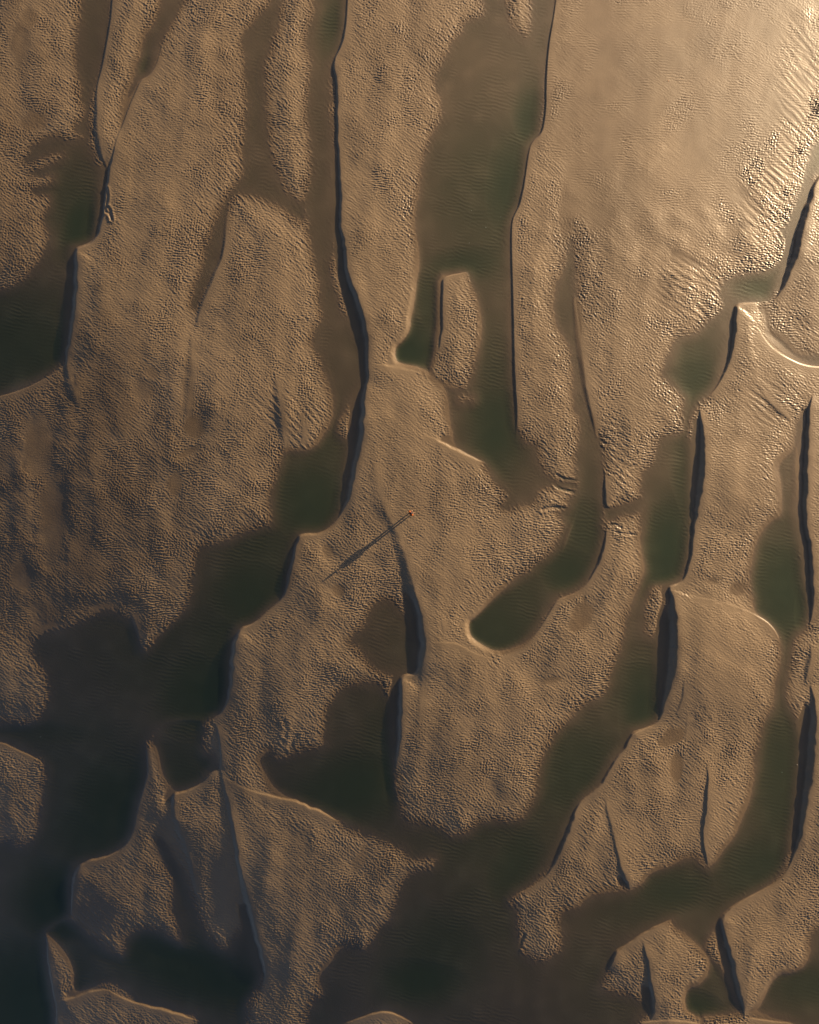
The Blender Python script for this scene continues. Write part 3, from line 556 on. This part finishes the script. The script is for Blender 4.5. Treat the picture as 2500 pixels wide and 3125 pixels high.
def water_material():
    m, t, o = new_mat("tidal_water")
    N = t.nodes; Lk = t.links
    at = N.new("ShaderNodeAttribute"); at.attribute_name = "water_depth"
    def channel(k):
        a = N.new("ShaderNodeMath"); a.operation = 'MULTIPLY'; a.inputs[1].default_value = -k
        e = N.new("ShaderNodeMath"); e.operation = 'EXPONENT'
        Lk.new(at.outputs["Fac"], a.inputs[0]); Lk.new(a.outputs[0], e.inputs[0])
        return e
    cc = N.new("ShaderNodeCombineColor")
    for i, kk in enumerate((3.9, 2.5, 3.2)):
        Lk.new(channel(kk).outputs[0], cc.inputs[i])
    tr = N.new("ShaderNodeBsdfTransparent"); Lk.new(cc.outputs[0], tr.inputs[0])
    gl = N.new("ShaderNodeBsdfGlossy"); gl.inputs["Roughness"].default_value = .22
    gl.inputs["Color"].default_value = (1, 1, 1, 1)
    tc = N.new("ShaderNodeTexCoord")
    no = N.new("ShaderNodeTexNoise"); no.inputs["Scale"].default_value = 6; no.inputs["Detail"].default_value = 3
    Lk.new(tc.outputs["Object"], no.inputs["Vector"])
    b = N.new("ShaderNodeBump"); b.inputs["Strength"].default_value = .15; b.inputs["Distance"].default_value = .01
    Lk.new(no.outputs[0], b.inputs["Height"]); Lk.new(b.outputs[0], gl.inputs["Normal"])
    # Schlick reflectance of water, the same from above and from below
    ge = N.new("ShaderNodeNewGeometry")
    dt = N.new("ShaderNodeVectorMath"); dt.operation = 'DOT_PRODUCT'
    Lk.new(ge.outputs["Normal"], dt.inputs[0]); Lk.new(ge.outputs["Incoming"], dt.inputs[1])
    ab = N.new("ShaderNodeMath"); ab.operation = 'ABSOLUTE'; Lk.new(dt.outputs["Value"], ab.inputs[0])
    om = N.new("ShaderNodeMath"); om.operation = 'SUBTRACT'; om.inputs[0].default_value = 1; Lk.new(ab.outputs[0], om.inputs[1])
    pw = N.new("ShaderNodeMath"); pw.operation = 'POWER'; pw.inputs[1].default_value = 5; Lk.new(om.outputs[0], pw.inputs[0])
    fr = N.new("ShaderNodeMath"); fr.operation = 'MULTIPLY_ADD'; fr.inputs[1].default_value = .98; fr.inputs[2].default_value = .02
    Lk.new(pw.outputs[0], fr.inputs[0])
    mx = N.new("ShaderNodeMixShader")
    Lk.new(fr.outputs[0], mx.inputs[0]); Lk.new(tr.outputs[0], mx.inputs[1]); Lk.new(gl.outputs[0], mx.inputs[2])
    # fine silt and algae held in the deeper water
    df = N.new("ShaderNodeBsdfDiffuse"); df.inputs["Color"].default_value = (.072, .112, .082, 1)
    a1 = channel(1.9)
    om2 = N.new("ShaderNodeMath"); om2.operation = 'SUBTRACT'; om2.inputs[0].default_value = 1; Lk.new(a1.outputs[0], om2.inputs[1])
    mx2 = N.new("ShaderNodeMixShader")
    Lk.new(om2.outputs[0], mx2.inputs[0]); Lk.new(tr.outputs[0], mx2.inputs[1]); Lk.new(df.outputs[0], mx2.inputs[2])
    Lk.new(mx2.outputs[0], mx.inputs[1])
    Lk.new(mx.outputs[0], o.inputs[0])
    return m

sand = grid_object("sand_flat", fx, fy, H, sand_material(), [("wet_and_falloff", wet)], outside=.045)
# water: one level sheet following the tide pools; the sand stands out of it
wxs, wys = fx[::3], fy[::3]
Hc = H[::3, ::3]
wd = np.clip(-Hc, 0, 1)
water = grid_object("water", wxs, wys, np.zeros_like(Hc), water_material(), [("water_depth", wd)])

# ---------------------------------------------------------------- things
def ground_at(gx, gy):
    i = int(round((gx - fx[0]) / FS)); j = int(round((gy - fy[0]) / FS))
    wx, wy, wz = to_world(np.array([gx]), np.array([gy]))
    return Vector((float(wx[0]), float(wy[0]), float(wz[0] + H[j, i])))
def simple_mat(name, col, rough=.7, var=.25, scale=30):
    m, t, o = new_mat(name)
    p = t.nodes.new("ShaderNodeBsdfPrincipled"); p.inputs["Roughness"].default_value = rough
    tc = t.nodes.new("ShaderNodeTexCoord"); no = t.nodes.new("ShaderNodeTexNoise"); no.inputs["Scale"].default_value = scale
    r = t.nodes.new("ShaderNodeValToRGB")
    r.color_ramp.elements[0].color = tuple(c * (1 - var) for c in col) + (1,)
    r.color_ramp.elements[1].color = tuple(min(1, c * (1 + var)) for c in col) + (1,)
    t.links.new(tc.outputs["Object"], no.inputs["Vector"]); t.links.new(no.outputs[0], r.inputs[0])
    t.links.new(r.outputs[0], p.inputs["Base Color"]); t.links.new(p.outputs[0], o.inputs[0])
    return m

def link(name, me, mat, parent=None):
    me.materials.append(mat)
    ob = bpy.data.objects.new(name, me); scene.collection.objects.link(ob)
    for p in me.polygons: p.use_smooth = True
    if parent: ob.parent = parent
    return ob

def tag(o, label, cat, group=None):
    o["label"] = label; o["category"] = cat
    if group: o["group"] = group

def skin(name, verts, edges, radii, mat, parent, root=0, levels=2):
    me = bpy.data.meshes.new(name); me.from_pydata(verts, edges, [])
    ob = link(name, me, mat, parent)
    mod = ob.modifiers.new("skin", 'SKIN'); mod.use_smooth_shade = True
    sv = me.skin_vertices[0].data if me.skin_vertices else None
    if sv is None:
        bm = bmesh.new(); bm.from_mesh(me); bm.verts.layers.skin.verify(); bm.to_mesh(me); bm.free()
        sv = me.skin_vertices[0].data
    for i, r in enumerate(radii):
        sv[i].radius = r if isinstance(r, tuple) else (r, r)
        sv[i].use_root = (i == root)
    sb = ob.modifiers.new("sub", 'SUBSURF'); sb.levels = levels; sb.render_levels = levels
    return ob

def lathe(name, prof, mat, parent, n=32, sx=1.0, sy=1.0, at=(0, 0, 0)):
    vs, fs = [], []
    for r, z in prof:
        for i in range(n):
            a = 2 * math.pi * i / n
            vs.append((at[0] + r * math.cos(a) * sx, at[1] + r * math.sin(a) * sy, at[2] + z))
    for k in range(len(prof) - 1):
        for i in range(n):
            j = (i + 1) % n
            fs.append((k * n + i, k * n + j, (k + 1) * n + j, (k + 1) * n + i))
    me = bpy.data.meshes.new(name); me.from_pydata(vs, [], fs)
    return link(name, me, mat, parent)

M_skin = simple_mat("skin", (.45, .27, .19), .55, .08)
M_orange = simple_mat("orange_cloth", (.33, .085, .010), .75, .12)
M_black = simple_mat("dark_cloth", (.012, .012, .018), .8, .3)
M_boot = simple_mat("boot_rubber", (.02, .018, .016), .5, .2)
M_hat = simple_mat("dark_felt", (.035, .02, .03), .85, .2)
M_hair = simple_mat("brown_hair", (.05, .03, .02), .6, .3)
M_eye = simple_mat("eye", (.05, .03, .02), .3, .1)

person = bpy.data.objects.new("person", None); scene.collection.objects.link(person)
person.location = ground_at(1254, 1567) - Vector((0, 0, .008))
person.rotation_euler = (0, 0, SUN_AZ_XY - math.pi / 2)
person.scale = (.95, .95, .95)
tag(person, "lone person in orange jacket and dark trousers standing on rippled sand, casting a long shadow", "person")
V = [(0, 0, .95), (0, 0, 1.08), (0, -.01, 1.22), (0, 0, 1.38), (0, .01, 1.47), (0, .03, 1.53), (0, .045, 1.60), (0, .05, 1.67), (0, .045, 1.72)]
RR = [(.155, .11), (.14, .10), (.15, .105), (.16, .10), (.062, .062), (.055, .055), (.07, .085), (.078, .098), (.06, .075)]
E = [(i, i + 1) for i in range(8)]
V.append((0, .15, 1.625)); RR.append((.013, .013)); E.append((6, 9))      # nose
for s in (-1, 1):
    n = len(V)
    V += [(.10 * s, 0, .88), (.11 * s, .02, .70), (.115 * s, .03, .50), (.12 * s, 0, .28), (.125 * s, -.01, .09), (.135 * s, .12, .045)]
    RR += [(.09, .09), (.078, .078), (.055, .055), (.055, .055), (.038, .038), (.035, .03)]
    E += [(0, n)] + [(n + i, n + i + 1) for i in range(5)]
    n = len(V)
    V += [(.17 * s, 0, 1.42), (.225 * s, -.01, 1.36), (.285 * s, -.04, 1.13), (.235 * s, .09, 1.10), (.16 * s, .20, 1.10), (.135 * s, .25, 1.10)]
    RR += [.062, .055, .042, .037, .024, (.034, .018)]
    E += [(3, n)] + [(n + i, n + i + 1) for i in range(5)]
    palm = n + 5
    px, py, pz = V[palm]
    for q, (off, ln) in enumerate([(-.027, .070), (-.009, .080), (.009, .076), (.026, .060)]):
        m = len(V)
        V += [(px + off * .9, py + .028, pz + .004), (px + off, py + .028 + ln * .5, pz - .004), (px + off, py + .028 + ln * .85, pz - .030), (px + off, py + .022 + ln * .8, pz - .046)]
        RR += [.0095, .009, .0085, .0075]
        E += [(palm, m), (m, m + 1), (m + 1, m + 2), (m + 2, m + 3)]
    m = len(V)
    V += [(px - .036 * s, py - .005, pz + .002), (px - .055 * s, py + .025, pz - .004), (px - .058 * s, py + .052, pz - .014)]
    RR += [.012, .0105, .009]
    E += [(palm, m), (m, m + 1), (m + 1, m + 2)]
body = skin("body", V, E, RR, M_skin, person)
jv = [(0, 0, .86), (0, 0, .98), (0, 0, 1.12), (0, 0, 1.26), (0, 0, 1.39), (0, .01, 1.475)]
jr = [(.22, .155), (.225, .16), (.215, .155), (.21, .15), (.19, .13), (.085, .085)]
je = [(i, i + 1) for i in range(5)]
for s in (-1, 1):
    n = len(jv)
    jv += [(.19 * s, 0, 1.42), (.24 * s, -.01, 1.33), (.295 * s, -.04, 1.12), (.24 * s, .09, 1.10), (.175 * s, .18, 1.10)]
    jr += [.09, .09, .08, .07, .055]
    je += [(4, n)] + [(n + i, n + i + 1) for i in range(4)]
jacket = skin("jacket", jv, je, jr, M_orange, person)
tv = [(0, 0, .93)]; tr = [(.16, .125)]; te = []
for s in (-1, 1):
    n = len(tv)
    tv += [(.10 * s, 0, .84), (.11 * s, .02, .68), (.117 * s, .03, .48), (.122 * s, 0, .28), (.127 * s, -.01, .12)]
    tr += [.115, .10, .085, .075, .068]
    te += [(0, n)] + [(n + i, n + i + 1) for i in range(4)]
skin("trousers", tv, te, tr, M_black, person)
for s in (-1, 1):
    skin("boot", [(.127 * s, -.02, .16), (.13 * s, -.025, .05), (.135 * s, .06, .042), (.14 * s, .15, .035)], [(0, 1), (1, 2), (2, 3)],
         [.058, (.05, .045), (.048, .036), (.044, .028)], M_boot, person)
    lathe("eye", [(.0, -.012), (.010, -.008), (.013, 0), (.010, .008), (0, .012)], M_eye, person, 12, at=(.032 * s, .138, 1.655))
lathe("hair", [(.0, .14), (.05, .13), (.085, .09), (.096, .03), (.094, -.03), (.08, -.07), (.078, -.07), (.088, -.03), (.09, .03), (.0, .12)], M_hair, person, 28, sx=.92, at=(0, .028, 1.64))
hat = lathe("hat", [(.0, -.002), (.10, -.004), (.145, -.016), (.147, -.010), (.105, .008), (.098, .03), (.082, .10), (.055, .155), (.02, .185), (.0, .188)], M_hat, person, 36, at=(0, .05, 1.705))
lathe("hat_band", [(.1055, .010), (.1075, .012), (.1015, .036), (.099, .036)], M_orange, hat, 36, at=(0, .05, 1.705))

# drift weed, leaves, and pool shells that stand in for glints on the water
rs = np.random.default_rng(3)
def weed(name, gx, gy, size, col, label, cat, blades=9):
    vs, fs = [], []
    for b in range(blades):
        a = rs.uniform(0, 2 * math.pi); r = 0.0; x = y = 0.0; base = len(vs)
        w = size * .10
        for i in range(9):
            t = i / 8
            hw = w * math.sin(math.pi * (t * .9 + .05))
            nx, ny = -math.sin(a), math.cos(a)
            z = .02 + .03 * math.sin(3 * t + b)
            vs.append((x + nx * hw, y + ny * hw, z)); vs.append((x - nx * hw, y - ny * hw, z + .006))
            x += math.cos(a) * size * .09; y += math.sin(a) * size * .09
            a += rs.uniform(-.5, .5)
        for i in range(8):
            k = base + 2 * i
            fs.append((k, k + 1, k + 3, k + 2))
    me = bpy.data.meshes.new(name); me.from_pydata(vs, [], fs)
    o = link(name, me, simple_mat(name + "_skin", col, .5, .4), None)
    o.modifiers.new("thick", 'SOLIDIFY').thickness = .006
    o.location = ground_at(gx, gy)
    tag(o, label, cat)
weed("seaweed_clump", 2216, 1631, .22, (.010, .020, .008), "dark green seaweed clump on the rippled sand between the two right-hand pools", "seaweed")
weed("seaweed_clump", 145, 1142, .10, (.012, .014, .008), "small dark seaweed scrap in the dim shallow pool at the far left", "seaweed", 5)
weed("seaweed_clump", 1490, 942, .10, (.05, .035, .01), "small brown seaweed scrap on the shallow flat right of the narrow sand tongue", "seaweed", 5)
weed("leaf", 2039, 247, .16, (.45, .12, .04), "reddish leaf lying on the pale smooth sand near the top", "leaf", 2)
weed("leaf", 2357, 59, .20, (.50, .38, .06), "yellow leaf on the bright wet sand in the top right", "leaf", 2)
def shell_mesh():
    vs, fs = [], []
    n, m = 14, 5
    for j in range(m + 1):
        r = j / m
        for i in range(n + 1):
            a = math.pi * (.12 + .76 * i / n)
            rr = .05 * r * (1 + .05 * (-1) ** i * r)
            vs.append((rr * math.cos(a), rr * math.sin(a) - .02, .018 * math.sin(math.pi * min(1, r * .9 + .1)) + .004))
    for j in range(m):
        for i in range(n):
            k = j * (n + 1) + i
            fs.append((k, k + 1, k + n + 2, k + n + 1))
    me = bpy.data.meshes.new("shell"); me.from_pydata(vs, [], fs)
    return me
M_shell = simple_mat("shell", (.75, .70, .62), .35, .1)
sh0 = link("shell", shell_mesh(), M_shell); sh0.modifiers.new("thick", 'SOLIDIFY').thickness = .004  # the copies in the pools stand in for glints
spots = [(1529, 661, "pale shell standing in for a glint in the wide green-tinged pool, rightmost of its scatter"), (1483, 694, "pale shell standing in for a glint on the wide pool, just left of the rightmost one"),
         (1439, 643, "pale shell standing in for a glint in the middle of the wide upper pool, highest of its scatter"), (1432, 741, "pale shell standing in for a glint on the wide pool, lowest of its scatter"),
         (885, 2950, "lone white shell on the dim rippled sand near the bottom, left of the middle"), (123, 2249, "lone pale shell standing in for a glint in the dark shallows by the left edge"),
         (2433, 2334, "pale shell standing in for a glint in the long right-hand channel beside the tall shaded bank"), (2388, 2358, "pale shell standing in for a glint in the middle of the long right-hand channel")]
for i, (gx, gy, lb) in enumerate(spots):
    o = sh0 if i == 0 else sh0.copy()
    if i: scene.collection.objects.link(o)
    o.location = ground_at(gx, gy); o.rotation_euler = (0, 0, rs.uniform(0, 6.28))
    tag(o, lb, "shell", "pale shells scattered on the flats")
